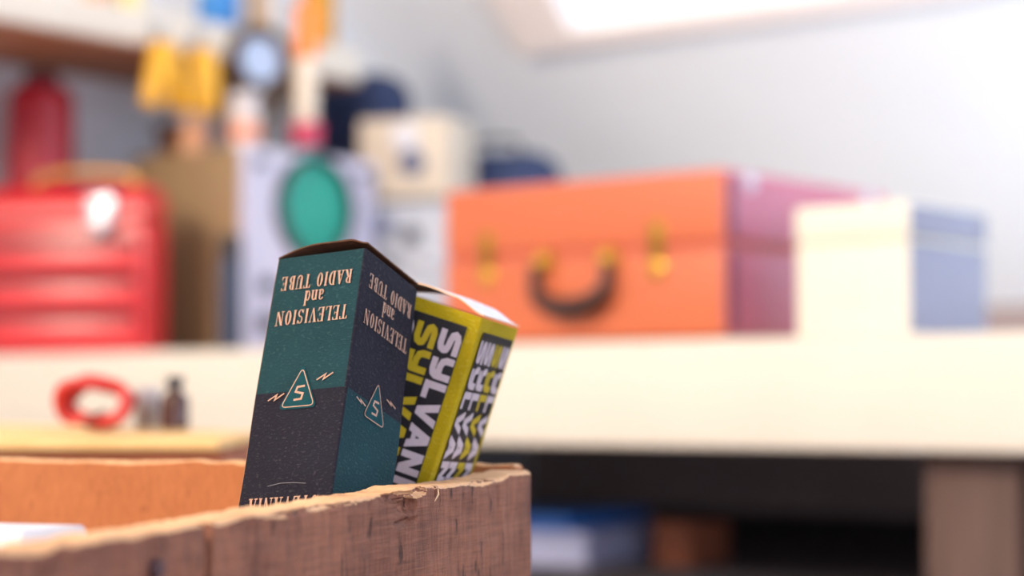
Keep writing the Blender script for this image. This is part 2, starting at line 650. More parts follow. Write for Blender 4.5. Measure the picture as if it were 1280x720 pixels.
ST, TN, SF = .125, .045, .08                  # stem, hairline, serif
def stem(x, y0=0, y1=1, w=ST, bot=True, top=True):
    o = [rect(x, y0, x + w, y1)]
    if bot:
        o.append([(x - SF * .6, y0), (x + w + SF * .6, y0), (x + w, y0 + .09), (x, y0 + .09)])
    if top:
        o.append([(x, y1 - .09), (x + w, y1 - .09), (x + w + SF * .6, y1), (x - SF * .6, y1)])
    return o
def serif_glyphs():
    G = {}
    G['T'] = (.50, stem(.18, top=False) + [rect(.0, 1 - TN, .50, 1), [(0, 1), (0, .78), (.035, .78), (.10, 1)], [(.40, 1), (.465, .78), (.50, .78), (.50, 1)]])
    G['E'] = (.46, stem(.06) + [rect(.06, 0, .44, TN), rect(.06, 1 - TN, .42, 1), rect(.15, .48, .33, .53),
                              [(.34, 0), (.44, 0), (.46, .24), (.425, .24)], [(.32, 1), (.42, 1), (.43, .78), (.395, .78)],
                              [(.30, .40), (.33, .40), (.33, .62), (.30, .62)]])
    G['L'] = (.44, stem(.06) + [rect(.06, 0, .42, TN), [(.32, 0), (.42, 0), (.44, .26), (.405, .26)]])
    G['V'] = (.54, [[(.02, 1), (.18, 1), (.33, .0), (.25, 0)], [(.43, 1), (.48, 1), (.31, 0), (.27, 0)], rect(-.02, .95, .24, 1), rect(.36, .95, .55, 1)])
    G['I'] = (.27, stem(.06))
    G['S'] = (.44, ring(.215, .735, .175, .265, .09, .06, 10, 250, 16) + ring(.215, .27, .185, .27, .10, .06, -170, 70, 16)
              + [[(.085, .62), (.14, .51), (.37, .36), (.33, .47)], [(.36, 1), (.40, 1), (.40, .72), (.37, .72)], [(.02, 0), (.06, 0), (.05, .30), (.02, .30)]])
    G['O'] = (.50, ring(.24, .5, .21, .5, .13, .05))
    G['N'] = (.60, [rect(.08, 0, .13, 1), rect(.46, 0, .51, 1), [(.04, 1), (.19, 1), (.51, 0), (.40, 0)], rect(-.0, 0, .21, .05), rect(.38, .95, .59, 1)])
    G['R'] = (.52, stem(.06) + ring(.21, .75, .20, .25, .12, .05, -90, 90, 14) + [rect(.18, .95, .22, 1), rect(.18, .50, .22, .55), [(.22, .5), (.34, .5), (.50, 0), (.35, 0)], rect(.34, 0, .54, .05)])
    G['A'] = (.54, [[(.22, 1), (.31, 1), (.50, 0), (.34, 0)], [(.22, 1), (.27, 1), (.12, 0), (.06, 0)], rect(.13, .28, .40, .33), rect(-.01, 0, .20, .05), rect(.29, 0, .55, .05)])
    G['D'] = (.52, stem(.06) + ring(.20, .5, .29, .5, .14, .05, -90, 90, 18) + [rect(.15, .95, .22, 1), rect(.15, 0, .22, .05)])
    G['U'] = (.54, [rect(.06, .25, .20, 1), rect(.41, .25, .46, 1), rect(-.0, .95, .27, 1), rect(.33, .95, .54, 1)] + ring(.26, .26, .20, .26, .11, .07, 180, 360, 14))
    G['B'] = (.50, stem(.06) + ring(.21, .76, .18, .24, .11, .05, -90, 90, 12) + ring(.21, .26, .22, .26, .13, .05, -90, 90, 12) + [rect(.15, .95, .22, 1), rect(.15, .475, .22, .525), rect(.15, 0, .22, .05)])
    G['Y'] = (.52, stem(.19, 0, .45, top=False) + [[(.02, 1), (.17, 1), (.33, .42), (.20, .42)], [(.43, 1), (.48, 1), (.33, .40), (.27, .42)], rect(-.02, .95, .23, 1), rect(.36, .95, .54, 1)])
    G['a'] = (.42, [rect(.24, .06, .36, .55)] + ring(.19, .50, .17, .20, .10, .05, 0, 170, 10) + ring(.19, .18, .16, .19, .10, .05, 60, 320, 14) + [rect(.24, 0, .42, .06)])
    G['n'] = (.46, stem(.04, 0, .66, .12) + [rect(.30, 0, .42, .48), rect(.25, 0, .47, .05)] + ring(.25, .44, .17, .24, .10, .07, 0, 140, 10))
    G['d'] = (.46, stem(.29, 0, 1, .12) + ring(.20, .33, .18, .34, .11, .06, 0, 360, 18))
    G[' '] = (.30, [])
    return G
SG = serif_glyphs()
# heavy wide logotype letters
def logo_glyphs():
    w = .27
    G = {}
    G['S'] = (.98, stroke([(.94, .865), (.36, .865), (.20, .80), (.145, .70), (.20, .59), (.34, .545), (.62, .50), (.77, .44), (.80, .33), (.74, .20), (.58, .135), (.02, .135)], w))
    G['Y'] = (.92, stroke([(.14, 1.0), (.14, .66), (.22, .50), (.40, .44), (.80, .44)], w) + stroke([(.78, 1.0), (.78, .34), (.70, .20), (.52, .135), (.10, .135)], w))
    G['L'] = (.74, [rect(.03, 0, .31, 1), rect(.03, 0, .72, .26)])
    G['V'] = (.92, [[(-.02, 1), (.29, 1), (.58, 0), (.28, 0)], [(.64, 1), (.94, 1), (.58, 0), (.34, 0)]])
    G['A'] = (.92, [[(.30, 1), (.60, 1), (.27, 0), (-.04, 0)], [(.34, 1), (.62, 1), (.94, 0), (.63, 0)], rect(.20, .17, .72, .38)])
    G['N'] = (.96, [rect(.03, 0, .30, 1), rect(.64, 0, .91, 1), [(.03, 1), (.34, 1), (.91, 0), (.60, 0)]])
    G['I'] = (.40, [rect(.05, 0, .33, 1)])
    return G
LG = logo_glyphs()

def text_polys(s, G, h, track=0.0, width=None):
    """polygons for a line of text with cap height h; x centred on 0, baseline 0"""
    x = 0
    out = []
    for ch in s:
        adv, polys = G[ch]
        for p in polys:
            out.append([(q[0] + x, q[1]) for q in p])
        x += adv + track
    tot = x - track
    sx = (width / tot) if width else h
    return [[((q[0] - tot / 2) * sx, q[1] * h) for q in p] for p in out]

def print_layer(name, layers, mapf, mats, parent):
    """layers: list of (polys, material index, lift)"""
    bm = bmesh.new()
    for polys, mi, lift in layers:
        for pi_, p in enumerate(polys):
            vs = [bm.verts.new(mapf(a, b, lift + (pi_ % 16) * 2.5e-6)) for a, b in p]
            try:
                f = bm.faces.new(vs)
                f.material_index = mi
            except ValueError:
                pass
    me = bpy.data.meshes.new(name)
    bm.to_mesh(me)
    bm.free()
    for m in mats:
        me.materials.append(m)
    o = bpy.data.objects.new(name, me)
    COL.objects.link(o)
    o.parent = parent
    return o

# ------------------------------------------------------------------ cartons
def pose(o, Fr, w, h):
    """origin at the middle of the bottom; x along the front face, y into it, z up the carton"""
    B, ax, ay, az = Fr
    org = B - ax * (w / 2) + ay * (w / 2) - az * h
    m = Matrix.Identity(4)
    for i in range(3):
        m[i][0], m[i][1], m[i][2], m[i][3] = ax[i], ay[i], az[i], org[i]
    o.matrix_world = m

def carton(name, parent, w, h, mats, zsplit, face_mats, r=.0009, th=.0006, worn=(), dark=()):
    """open-topped folded card tube. mats: [..., kraft last]; face_mats: (front, right, back, left) as (low, high)"""
    bm = bmesh.new()
    a = w / 2
    prof = []
    ns = 4
    corners = [(a - r, -a + r, -90), (a - r, a - r, 0), (-a + r, a - r, 90), (-a + r, -a + r, 180)]
    for ci, (cx, cy, a0) in enumerate(corners):
        for k in range(ns + 1):
            t = math.radians(a0 + 90 * k / ns)
            prof.append((cx + r * math.cos(t), cy + r * math.sin(t), ci, k))
    n = len(prof)
    zl = [0.0]
    steps = 24
    for k in range(1, steps):
        zl.append(h * k / steps)
    zl.append(h)
    if zsplit:
        zl = sorted([z for z in zl if abs(z - zsplit) > .002] + [zsplit])
    outer, inner = [], []
    for z in zl:
        rowo, rowi = [], []
        for (x, y, ci, k) in prof:
            # slight hand-worn bow of each panel
            bow = 0.0006 * math.sin(PI * z / h)
            s = 1 + bow / a * (0.4 + 0.6 * noise.noise((z * 30, x * 20, y * 20)))
            rowo.append(bm.verts.new((x * s, y * s, z)))
            k2 = (a - th) / a
            rowi.append(bm.verts.new((x * s * k2, y * s * k2, z)))
        outer.append(rowo)
        inner.append(rowi)
    kraft = len(mats) - 1
    for zi in range(len(zl) - 1):
        high = 1 if (zsplit and zl[zi] >= zsplit - 1e-6) else 0
        for i in range(n):
            j = (i + 1) % n
            ci, k = prof[i][2], prof[i][3]
            if k == ns:
                side = (ci + 1) % 4
            else:
                side = ci if k < ns / 2 else (ci + 1) % 4
            # corner 0 joins front(0) and right(1); the straight run after it is the right face
            f = bm.faces.new((outer[zi][i], outer[zi][j], outer[zi + 1][j], outer[zi + 1][i]))
            f.material_index = 1 if (ci in dark and k < ns) else kraft if (ci in worn and k in (1, 2)) else face_mats[side][high]
            f = bm.faces.new((inner[zi][j], inner[zi][i], inner[zi + 1][i], inner[zi + 1][j]))
            f.material_index = kraft
    for i in range(n):
        j = (i + 1) % n
        bm.faces.new((outer[-1][i], outer[-1][j], inner[-1][j], inner[-1][i])).material_index = kraft
        bm.faces.new((outer[0][j], outer[0][i], inner[0][i], inner[0][j])).material_index = kraft
    bm.faces.new([inner[0][i] for i in range(n)]).material_index = kraft
    return link(name, bm, mats, parent, 40)

def flap(parent, w, h, prof, mats, th=.0006):
    """bulged top flap: profile across x, straight along y"""
    bm = bmesh.new()
    a = w / 2
    N = 28
    rows = []
    for k in range(N + 1):
        f = k / N
        z = 0
        for (f0, z0), (f1, z1) in zip(prof, prof[1:]):
            if f0 <= f <= f1:
                u = (f - f0) / (f1 - f0)
                u = u * u * (3 - 2 * u) if z0 > z1 else math.sin(u * PI / 2)
                z = z0 + (z1 - z0) * u
        rows.append((-a + w * f, z))
    ys = [-a + .0004 + (w - .0008) * j / 6 for j in range(7)]
    up_, dn = [], []
    for x, z in rows:
        up_.append([bm.verts.new((x, y, h + .0003 + th + z)) for y in ys])
        dn.append([bm.verts.new((x, y, h + .0003 + z)) for y in ys])
    for k in range(N):
        for j in range(6):
            bm.faces.new((up_[k][j], up_[k + 1][j], up_[k + 1][j + 1], up_[k][j + 1])).material_index = 0
            bm.faces.new((dn[k][j], dn[k][j + 1], dn[k + 1][j + 1], dn[k + 1][j])).material_index = 1
        for j in (0, 6):
            bm.faces.new((up_[k][j], up_[k + 1][j], dn[k + 1][j], dn[k][j])).material_index = 1
    for k in (0, N):
        for j in range(6):
            bm.faces.new((up_[k][j], up_[k][j + 1], dn[k][j + 1], dn[k][j])).material_index = 1
    return link('top_flap', bm, mats, parent, 60)

M['kraft'] = mat('kraft_card', rgb(150, 108, 78), .8, var=.15, scale=300)
M['kraft_in'] = mat('shaded_card_inside', rgb(88, 60, 44), .9, var=.15, scale=300, spec=.1)  # shade under the bulged flap put into the card colour
M['teal'] = card_mat('teal_print', rgb(24, 55, 60), rgb(90, 120, 115))
M['navy'] = card_mat('navy_print', rgb(30, 28, 38), rgb(110, 105, 105))
M['copper'] = mat('pale_copper_ink', rgb(176, 140, 118), .8, spec=.15, var=.15, scale=900)
M['tealink'] = mat('teal_ink', rgb(20, 62, 68), .85, spec=.12, var=.1, scale=500)

tb = thing('tube_carton', 'teal and navy carton printed upside down, leaning in the wooden crate', 'carton', (0, 0, 0))
pose(tb, F1, W1, H1)
mm = SC1 / 1000.0
split = H1 - 50.6 * mm
carton('carton', tb, W1, H1, [M['teal'], M['navy'], M['kraft']], split, [(1, 0), (0, 1), (1, 0), (0, 1)], worn=(3,), dark=(0,))
flap(tb, W1, H1, [(0, 0), (.45, 3.7 * mm), (.8, 3.6 * mm), (1, 1.6 * mm)], [M['kraft'], M['kraft_in']])

def face_map(w, h, side, eps=.0011):
    a = w / 2
    if side == 'front':
        return lambda p, q, l: (p, -a - eps - l, q)
    return lambda p, q, l: (a + eps + l, p, q)

def rounded_tri(pts, r, n=6):
    P = [Vector(p) for p in pts]
    out = []
    for i in range(3):
        a, b, c = P[i - 1], P[i], P[(i + 1) % 3]
        d1 = (a - b).normalized(); d2 = (c - b).normalized()
        p, q = b + d1 * r * 2, b + d2 * r * 2
        for k in range(n + 1):
            t = k / n
            out.append(tuple((1 - t) ** 2 * p + 2 * t * (1 - t) * b + t * t * q))
    return out

for side in ('front', 'right'):
    mp = face_map(W1, H1, side, .0007)
    def flip(polys, zoff):                       # text stands on its head: text right = -a, text up = -z
        return [[(-a, H1 - zoff * mm - b) for a, b in p] for p in polys]
    for word, cap_, wid, off in (('RADIO TUBE', 5.2, 28.5, 7.6), ('and', 5.6, 7.8, 13.9), ('TELEVISION', 5.3, 29.0, 20.7), ('SYLVANIA', 8.5, 27.0, 88.0)):
        print_layer('lettering', [(flip(text_polys(word, SG, cap_ * mm, .07, wid * mm), off), 0, 0)], mp, [M['copper']], tb)
    # emblem: outlined triangle (point uppermost as it stands), S inside, a bolt on each side
    zt, zb, hw = H1 - 42.5 * mm, H1 - 56.4 * mm, 6.6 * mm
    tri = rounded_tri([(0, zt), (-hw, zb), (hw, zb)], 1.0 * mm)
    big = rounded_tri([(0, zt + 1.6 * mm), (-hw - 1.1 * mm, zb - .8 * mm), (hw + 1.1 * mm, zb - .8 * mm)], 1.2 * mm)
    ol = stroke(tri, .36 * mm, True)
    cxs, cys = 0.0, H1 - 51.6 * mm
    k = 1 * mm
    sS = stroke([(cxs + 1.9 * k, cys + 2.4 * k), (cxs - 1.0 * k, cys + 2.2 * k), (cxs - 1.5 * k, cys + .5 * k), (cxs + 1.5 * k, cys - .3 * k), (cxs + 1.1 * k, cys - 2.2 * k), (cxs - 1.9 * k, cys - 2.4 * k)], .75 * k)
    def bolt(x, z, s):
        return stroke([(x - 3.0 * k, z - 1.0 * k * s), (x + .3 * k, z + .9 * k * s), (x - .3 * k, z - .9 * k * s), (x + 3.2 * k, z + 1.2 * k * s)], .5 * k)
    s_ = 1 if side == 'front' else -.5
    l2 = [([tri if side == 'right' else big], 1, 0.0), (ol, 0, .00006), (sS, 0, .00006),
          (bolt(9.2 * k, H1 - 46.5 * mm, s_), 0, .00006), (bolt(-9.2 * k, H1 - 52.5 * mm, s_), 0, .00006)]
    print_layer('emblem', l2, mp, [M['copper'], M['tealink']], tb)
# pale scuff low on the front face
print_layer('scuff', [(stroke([(-7 * mm, H1 - 84 * mm), (-2 * mm, H1 - 83.2 * mm), (3 * mm, H1 - 83.3 * mm), (8 * mm, H1 - 83.8 * mm)], .2 * mm), 0, 0)],
            face_map(W1, H1, 'front', .0007), [mat('scuffed_card', rgb(120, 116, 120), .8)], tb)

M['yellow'] = card_mat('yellow_print', rgb(168, 144, 16), rgb(225, 205, 110))
M['ink_yellow'] = mat('yellow_ink', rgb(176, 152, 18), .5, var=.06, scale=500)
M['ink_black'] = mat('black_ink', rgb(24, 22, 26), .45, var=.2, scale=500)
M['ink_white'] = mat('white_ink', rgb(190, 174, 178), .5, var=.05, scale=500)
M['greycard'] = mat('grey_white_card', rgb(214, 212, 220), .6, var=.06, scale=200)
M['cream'] = mat('cream_card', rgb(214, 176, 140), .7, var=.08, scale=200)

yb = thing('tube_carton', 'black carton with white and yellow lettering and yellow edges, leaning behind the teal carton', 'carton', (0, 0, 0))
pose(yb, F2, W2, H2)
carton('carton', yb, W2, H2, [M['yellow'], M['kraft']], None, [(0, 0)] * 4)
flap(yb, W2, H2, [(0, 0), (.5, .0046), (.72, .0040), (1, .0004)], [M['greycard'], M['cream']])
for side in ('front', 'right'):
    mp = face_map(W2, H2, side, .00075)
    a = W2 / 2
    bd = .0046
    panel = rect(-a + bd, bd, a - bd, H2 - bd - .0006)
    print_layer('print_panel', [([panel], 0, 0)], mp, [M['ink_black']], yb)
    pitch = (W2 - 2 * bd) / 4
    cap = pitch * .90
    tot = sum(LG[c][0] for c in 'SYLVANIA') + 7 * .07
    length = 0.0735
    for ci, mi in enumerate((1, 1, 2, 1)):
        xb = -a + bd + pitch * ci + pitch * .06
        polys = text_polys('SYLVANIA', LG, cap, .07, length)
        lay = []
        zs = H2 - bd - .0036 - length / 2
        for rep in range(2):
            lay.append(([[(xb + q[1], zs - q[0]) for q in p] for p in polys], mi, .00006))
            zs -= length + .006
            if zs - length / 2 < bd:
                break
        print_layer('lettering', lay, mp, [M['ink_black'], M['ink_white'], M['ink_yellow']], yb)

# white carton lying low inside the crate at the left
def crate_pt(x, y, z):
    return crate.matrix_basis @ Vector((x, y, z))
wc = thing('small_carton', 'plain white carton standing inside the crate, only a corner showing', 'carton', crate_pt(-.255, .048, .0122), CR_ANG)
hC = (E - .0385) - (cr_base + .0122)
bm = bmesh.new()
box(bm, -.03, -.004, 0, .004, .036, hC, .0015, 3)
link('carton', bm, mat('white_card', rgb(232, 228, 226), .6), wc, 40)
bm = bmesh.new()
box(bm, -.029, -.003, hC, .003, .035, hC + .0005, .0002, 1)
link('lid_flap', bm, M['greycard'], wc)

# work table that carries both crates (its top lies below the picture's lower edge)
M['table'] = wood_mat('table_wood', rgb(120, 84, 58), rgb(160, 116, 80), rgb(60, 40, 30), (6, 200, 200), False, .2)
ty0, ty1 = .30, 1.42
tab = thing('work_table', 'brown wooden work table under the crates', 'table', (-.45, .86, 0))
bm = bmesh.new()
tz = cr_base - .0004
box(bm, -.62, ty0 - .86, tz - .03, .456, ty1 - .86, tz, .003, 2)
link('table_top', bm, M['table'], tab, 30)
for sx in (-.57, .415):
    for sy in (ty0 - .81, ty1 - .91):
        bm = bmesh.new()
        box(bm, sx - .025, sy - .025, 0.0005, sx + .025, sy + .025, tz - .0302, .004, 2)
        link('leg', bm, M['table'], tab, 30)

# second crate further back with a pale loose lid board
c2z = tz + .0006
M['pale'] = wood_mat('pale_pine', rgb(226, 178, 116), rgb(244, 206, 146), rgb(190, 140, 90), (8, 90, 90), False, .2, .25)
M['brown2'] = wood_mat('brown_crate_wood', rgb(140, 80, 56), rgb(164, 98, 70), rgb(90, 50, 36), (10, 160, 160), False, .25, .4)
c2 = thing('wooden_crate', 'brown crate farther back at left under the pale lid board', 'crate', (-.32, 1.17, c2z), 0)
ctop = E - .0296 - c2z
bm = bmesh.new()
box(bm, -.16, 0, 0, .155, .012, ctop, .002, 2)
link('side_board', bm, M['brown2'], c2, 30)
bm = bmesh.new()
box(bm, -.16, .20, 0, .155, .212, ctop, .002, 2)
link('side_board', bm, M['brown2'], c2, 30)
for x0 in (-.16, .143):
    bm = bmesh.new()
    box(bm, x0, .0122, 0, x0 + .012, .1998, ctop, .002, 2)
    link('end_board', bm, M['brown2'], c2, 30)
bm = bmesh.new()
box(bm, -.147, .0124, 0, .1426, .1996, .01)
link('bottom_board', bm, M['brown2'], c2)
lid = thing('lid_board', 'pale sunlit wooden lid board lying on the farther brown crate', 'board', (-.32, 1.17, E - .0290), 0)
bm = bmesh.new()
quadslab(bm, [(-.165, -.006, .0065), (.153, -.004, .0062), (.148, .225, .0075), (-.165, .235, .0165)], .006)
bmesh.ops.bevel(bm, geom=list(bm.edges), offset=.001, segments=2, affect='EDGES')
link('plank', bm, M['pale'], lid, 30)
bm = bmesh.new()
box(bm, -.155, .2005, 0.0001, -.06, .2115, .0062, .001, 1)
link('batten', bm, M['brown2'], lid)

# ------------------------------------------------------------------ things on the farther crate's lid
M['redplastic'] = mat('red_plastic', rgb(196, 44, 40), .4, var=.06)
M['blackplastic'] = mat('black_plastic', rgb(34, 32, 36), .45, var=.1)
lid_z = E - .0465 + .030
def on_lid(x, y):
    """top of the tilted lid board at a world point"""
    u, v = (x + .485) / .316, (y - 1.165) / .235
    return E - .0290 + (.0065 + (.0165 - .0065) * v) * (1 - u) + (.0062 + (.0075 - .0062) * v) * u + .0012
coil = thing('coiled_cord', 'loose coil of red cord lying on the pale lid board at left', 'cord', (-.272, 1.335, on_lid(-.272, 1.335)))
bm = bmesh.new()
random.seed(4)
for k in range(4):
    rr = .0135 - .0012 * (k % 2)
    pts = []
    for i in range(40):
        a = 2 * PI * i / 40
        pts.append((rr * math.cos(a) * 1.6, .004 * math.sin(2 * a + k) + k * .0078 - .012, .0172 + rr * math.sin(a) + .002 * math.sin(3 * a + k)))
    tube(bm, pts, .0036, 10, True)
link('cord', bm, M['redplastic'], coil, 60)
bm = bmesh.new()
tube(bm, [(-.004, -.019, .004), (-.005, .0, .0012), (-.004, .019, .004), (.004, .019, .0085), (.005, .0, .0105), (.004, -.019, .0085)], .0016, 8, True)
link('tie', bm, M['blackplastic'], coil, 60)

def spool(name, label, loc, r, h, core, m_flange, m_core):
    t = thing(name, label, 'spool', loc)
    for z0, z1 in ((0, h * .12), (h * .88, h)):
        bm = bmesh.new()
        lathe(bm, [(0, z0), (r * .94, z0), (r, z0 + h * .03), (r, z1 - h * .03), (r * .94, z1), (0, z1)], 32)
        link('flange', bm, m_flange, t, 40)
    bm = bmesh.new()
    lathe(bm, [(0, h * .125)] + [(core * (1 + .02 * (i % 2)), h * (.125 + .75 * i / 24)) for i in range(25)] + [(0, h * .875)], 32)
    link('winding', bm, m_core, t, 60)
    return t
bottle = thing('brown_bottle', 'small dark brown bottle standing on the pale lid board', 'bottle', (-.222, 1.345, on_lid(-.222, 1.345)))
bm = bmesh.new()
lathe(bm, [(0, 0), (.0085, 0), (.0095, .001), (.0095, .020), (.008, .023), (.0045, .025), (.0042, .028), (0, .028)], 28)
link('body', bm, mat('brown_glass', rgb(70, 38, 26), .15, var=.1), bottle, 40)
bm = bmesh.new()
lathe(bm, [(0, .0282), (.0058, .0282), (.006, .029), (.006, .034), (.0055, .035), (0, .035)], 24)
link('cap', bm, M['blackplastic'], bottle, 40)
jar = thing('grey_tin', 'small grey tin between the red cord and the brown bottle', 'tin', (-.243, 1.362, on_lid(-.243, 1.362)))
bm = bmesh.new()
lathe(bm, [(0, 0), (.0075, 0), (.008, .0006), (.008, .022), (0, .022)], 28)
link('body', bm, mat('dull_tin', rgb(170, 165, 168), .4, .5), jar, 40)
bm = bmesh.new()
lathe(bm, [(0, .0221), (.0084, .0221), (.0084, .0265), (.0078, .0272), (0, .0272)], 28)
link('lid', bm, mat('dull_tin_lid', rgb(190, 186, 188), .35, .6), jar, 40)

# ------------------------------------------------------------------ orange suitcase
M['coral'] = mat('coral_leatherette', rgb(208, 106, 64), .42, var=.05, scale=400, bump=.08, spec=.6)
M['rose'] = mat('cool_lit_leatherette', rgb(196, 104, 122), .42, var=.05, scale=400, bump=.08, spec=.6)  # cool light on the ends and top put into the coral's colour
M['plum'] = mat('plum_strip', rgb(92, 52, 72), .6, var=.1)
M['coralpipe'] = mat('coral_piping', rgb(214, 112, 84), .45, var=.05)
M['brass'] = mat('brass', rgb(214, 164, 72), .3, .9, var=.08)
M['olivebrass'] = mat('aged_brass', rgb(158, 122, 46), .4, .8, var=.15)
M['chrome'] = mat('chrome', rgb(205, 205, 215), .4, .8, var=.02)
M['darkleather'] = mat('dark_leather', rgb(52, 26, 22), .4, var=.2)
suit = thing('suitcase', 'orange hard suitcase with brass latches and dark handle on the white shelf', 'suitcase',
             W(0, 0, Z_SH + .0006), ANG)
SW, SD, SH = .366, .335, .169
seam = .094
bm = bmesh.new()
box(bm, -SW, 0, .002, 0, SD, seam - .0006, .007, 4)
def tint_cool_faces(bm):
    bm.normal_update()
    for f in bm.faces:
        if abs(f.normal.x) > .6 or f.normal.z > .75:
            f.material_index = 1
tint_cool_faces(bm)
link('body', bm, [M['coral'], M['rose']], suit, 40)
bm = bmesh.new()
box(bm, -SW, 0, seam + .0006, 0, SD, SH, .007, 4)
tint_cool_faces(bm)
link('lid', bm, [M['coral'], M['rose']], suit, 40)
bm = bmesh.new()
box(bm, -SW + .003, .003, seam - .0012, -.003, SD - .003, seam + .0012)
link('seam_strip', bm, M['coralpipe'], suit)
for z0, z1 in ((.008, seam - .007), (seam + .007, SH - .008)):
    bm = bmesh.new()
    box(bm, .0002, .006, z0, .0016, .016, z1, .0005, 1)
    link('edge_strip', bm, M['plum'], suit)  # dark plum strip on the side near the front edge
def loop_rect(z):
    r = .007
    pts = []
    for cx, cy, a0 in ((-r, r, -90), (-r, SD - r, 0), (-SW + r, SD - r, 90), (-SW + r, r, 180)):
        for k in range(6):
            a = math.radians(a0 + 18 * k)
            pts.append((cx + r * math.cos(a), cy + r * math.sin(a), z))
    return pts
for z in (seam - .005, seam + .005):
    bm = bmesh.new()
    tube(bm, loop_rect(z), .0008, 8, True)
    link('piping', bm, M['coralpipe'], suit, 60)
for xx in (-.3037, -.081):
    bm = bmesh.new()
    box(bm, xx - .008, -.003, seam - .014, xx + .008, -.0003, seam + .026, .0012, 2)
    box(bm, xx - .0055, -.0045, seam - .006, xx + .0055, -.003, seam + .021, .0008, 2)
    p = link('latch', bm, M['olivebrass'], suit, 40)
    bm = bmesh.new()
    lathe(bm, [(0, -.0035), (.009, -.0032), (.0108, -.002), (.0112, -.0003), (0, -.0003)], 28, (xx, 0, seam - .022), 'Y')
    link('button', bm, M['brass'], p, 50)
hx0, hx1, hz = -.2235, -.1405, seam - .010
for xx in (hx0, hx1):
    bm = bmesh.new()
    lathe(bm, [(0, -.016), (.005, -.0155), (.008, -.012), (.0125, -.004), (.0135, -.0015), (.0135, -.0003), (0, -.0003)], 28, (xx, 0, hz), 'Y')
    link('handle_mount', bm, M['brass'], suit, 50)
pts, rad = [], []
for i in range(25):
    f = i / 24
    a = PI * f
    x = hx0 - .006 + (hx1 - hx0 + .012) * (0.5 - 0.5 * math.cos(a))
    sag = abs(math.sin(a)) ** .55
    pts.append((x, -.013 - .004 * sag, hz - .004 - .046 * sag))
    rad.append(.0050 + .0062 * math.sin(a))
bm = bmesh.new()
tube(bm, pts, rad, 14)
link('handle', bm, M['darkleather'], suit, 60)
for yy in (.045, SD - .05):
    bm = bmesh.new()
    lathe(bm, [(.0, .0065), (.006, .005), (.0095, .002), (.010, .0003), (0, .0003)], 28, (0, yy, SH - .012), 'X')
    link('stud', bm, M['chrome'], suit, 60)

# cream box at the right end
crm = thing('storage_box', 'cream cardboard box with shade coloured grey on its sides, right of the orange suitcase', 'box', W(.0816, -.002, Z_SH + .0006), ANG)
bm = bmesh.new()
box(bm, 0, 0, 0, .120, .16, .088, .003, 3)
M['creambox'] = mat('cream_box', rgb(234, 228, 210), .6, var=.03, scale=20)
M['shadebox'] = mat('shaded_box_side', rgb(140, 140, 156), .6, var=.04, scale=20)  # side shade put into the colour of both end faces
def shade_sides(bm):
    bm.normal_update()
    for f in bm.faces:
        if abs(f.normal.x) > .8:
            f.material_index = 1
shade_sides(bm)
link('body', bm, [M['creambox'], M['shadebox']], crm, 40)
bm = bmesh.new()
box(bm, -.0012, -.0012, .0885, .1212, .1612, .123, .004, 3)
shade_sides(bm)
link('lid', bm, [M['creambox'], M['shadebox']], crm, 40)

# ------------------------------------------------------------------ red toolbox
M['toolred'] = mat('red_enamel', rgb(212, 40, 50), .32, var=.05, spec=.6)
M['slot'] = mat('dark_slot', rgb(92, 22, 34), .5, var=.1)
TBX0, TBX1 = -1.375, -.848
tool = thing('toolbox', 'red metal toolbox with drawers and a bright latch at the left end of the shelf', 'toolbox', (-.5015, 2.78, E + Z_SH + .0006), math.radians(-10))
tw, td, th_ = .318, .095, .186
bm = bmesh.new()
box(bm, -tw, .006, .001, 0, td, th_, .006, 3)
link('body', bm, M['toolred'], tool, 40)
bm = bmesh.new()
prof = [(0.004, 0), (.0, .004), (0, .022), (.010, .040), (.030, .050), (td - .03, .050), (td - .010, .040), (td, .022), (td, .004), (td - .004, 0)]
A = [bm.verts.new((-tw, y, th_ + .0008 + z)) for y, z in prof]
B_ = [bm.verts.new((0, y, th_ + .0008 + z)) for y, z in prof]
bm.faces.new(A); bm.faces.new(B_[::-1])
for i in range(len(prof)):
    j = (i + 1) % len(prof)
    bm.faces.new((A[i], B_[i], B_[j], A[j]))
bmesh.ops.bevel(bm, geom=[e for e in bm.edges if abs(e.verts[0].co.x - e.verts[1].co.x) < 1e-6], offset=.006, segments=3, affect='EDGES')
link('lid', bm, M['toolred'], tool, 35)
dz0 = .012
for k in range(3):
    z0 = dz0 + k * .0505
    bm = bmesh.new()
    box(bm, -tw + .02, -.001, z0, -.014, .0058, z0 + .037, .002, 2)
    d = link('drawer', bm, M['toolred'], tool, 40)
    bm = bmesh.new()
    box(bm, -tw + .02, -.004, z0 + .0375, -.014, .0058, z0 + .0495, .0015, 2)
    link('pull_slot', bm, M['slot'], d, 40)
bm = bmesh.new()
lx = -.062
box(bm, lx - .020, -.008, th_ - .006, lx + .020, -.0005, th_ + .034, .003, 2)
la = link('latch', bm, M['chrome'], tool, 40)
bm = bmesh.new()
box(bm, lx - .011, -.014, th_ - .020, lx + .011, -.0085, th_ + .012, .003, 2)
link('latch_tongue', bm, M['chrome'], la, 40)
bm = bmesh.new()
hp = []
for i in range(13):
    a = PI * i / 12
    hp.append((-.105 + .075 * math.cos(a), td / 2, th_ + .052 + .020 * math.sin(a) ** .6 if 0 < i < 12 else th_ + .052))
tube(bm, hp, .006, 12)
link('carry_handle', bm, mat('gilt_handle', rgb(214, 160, 90), .35, .6), tool, 60)

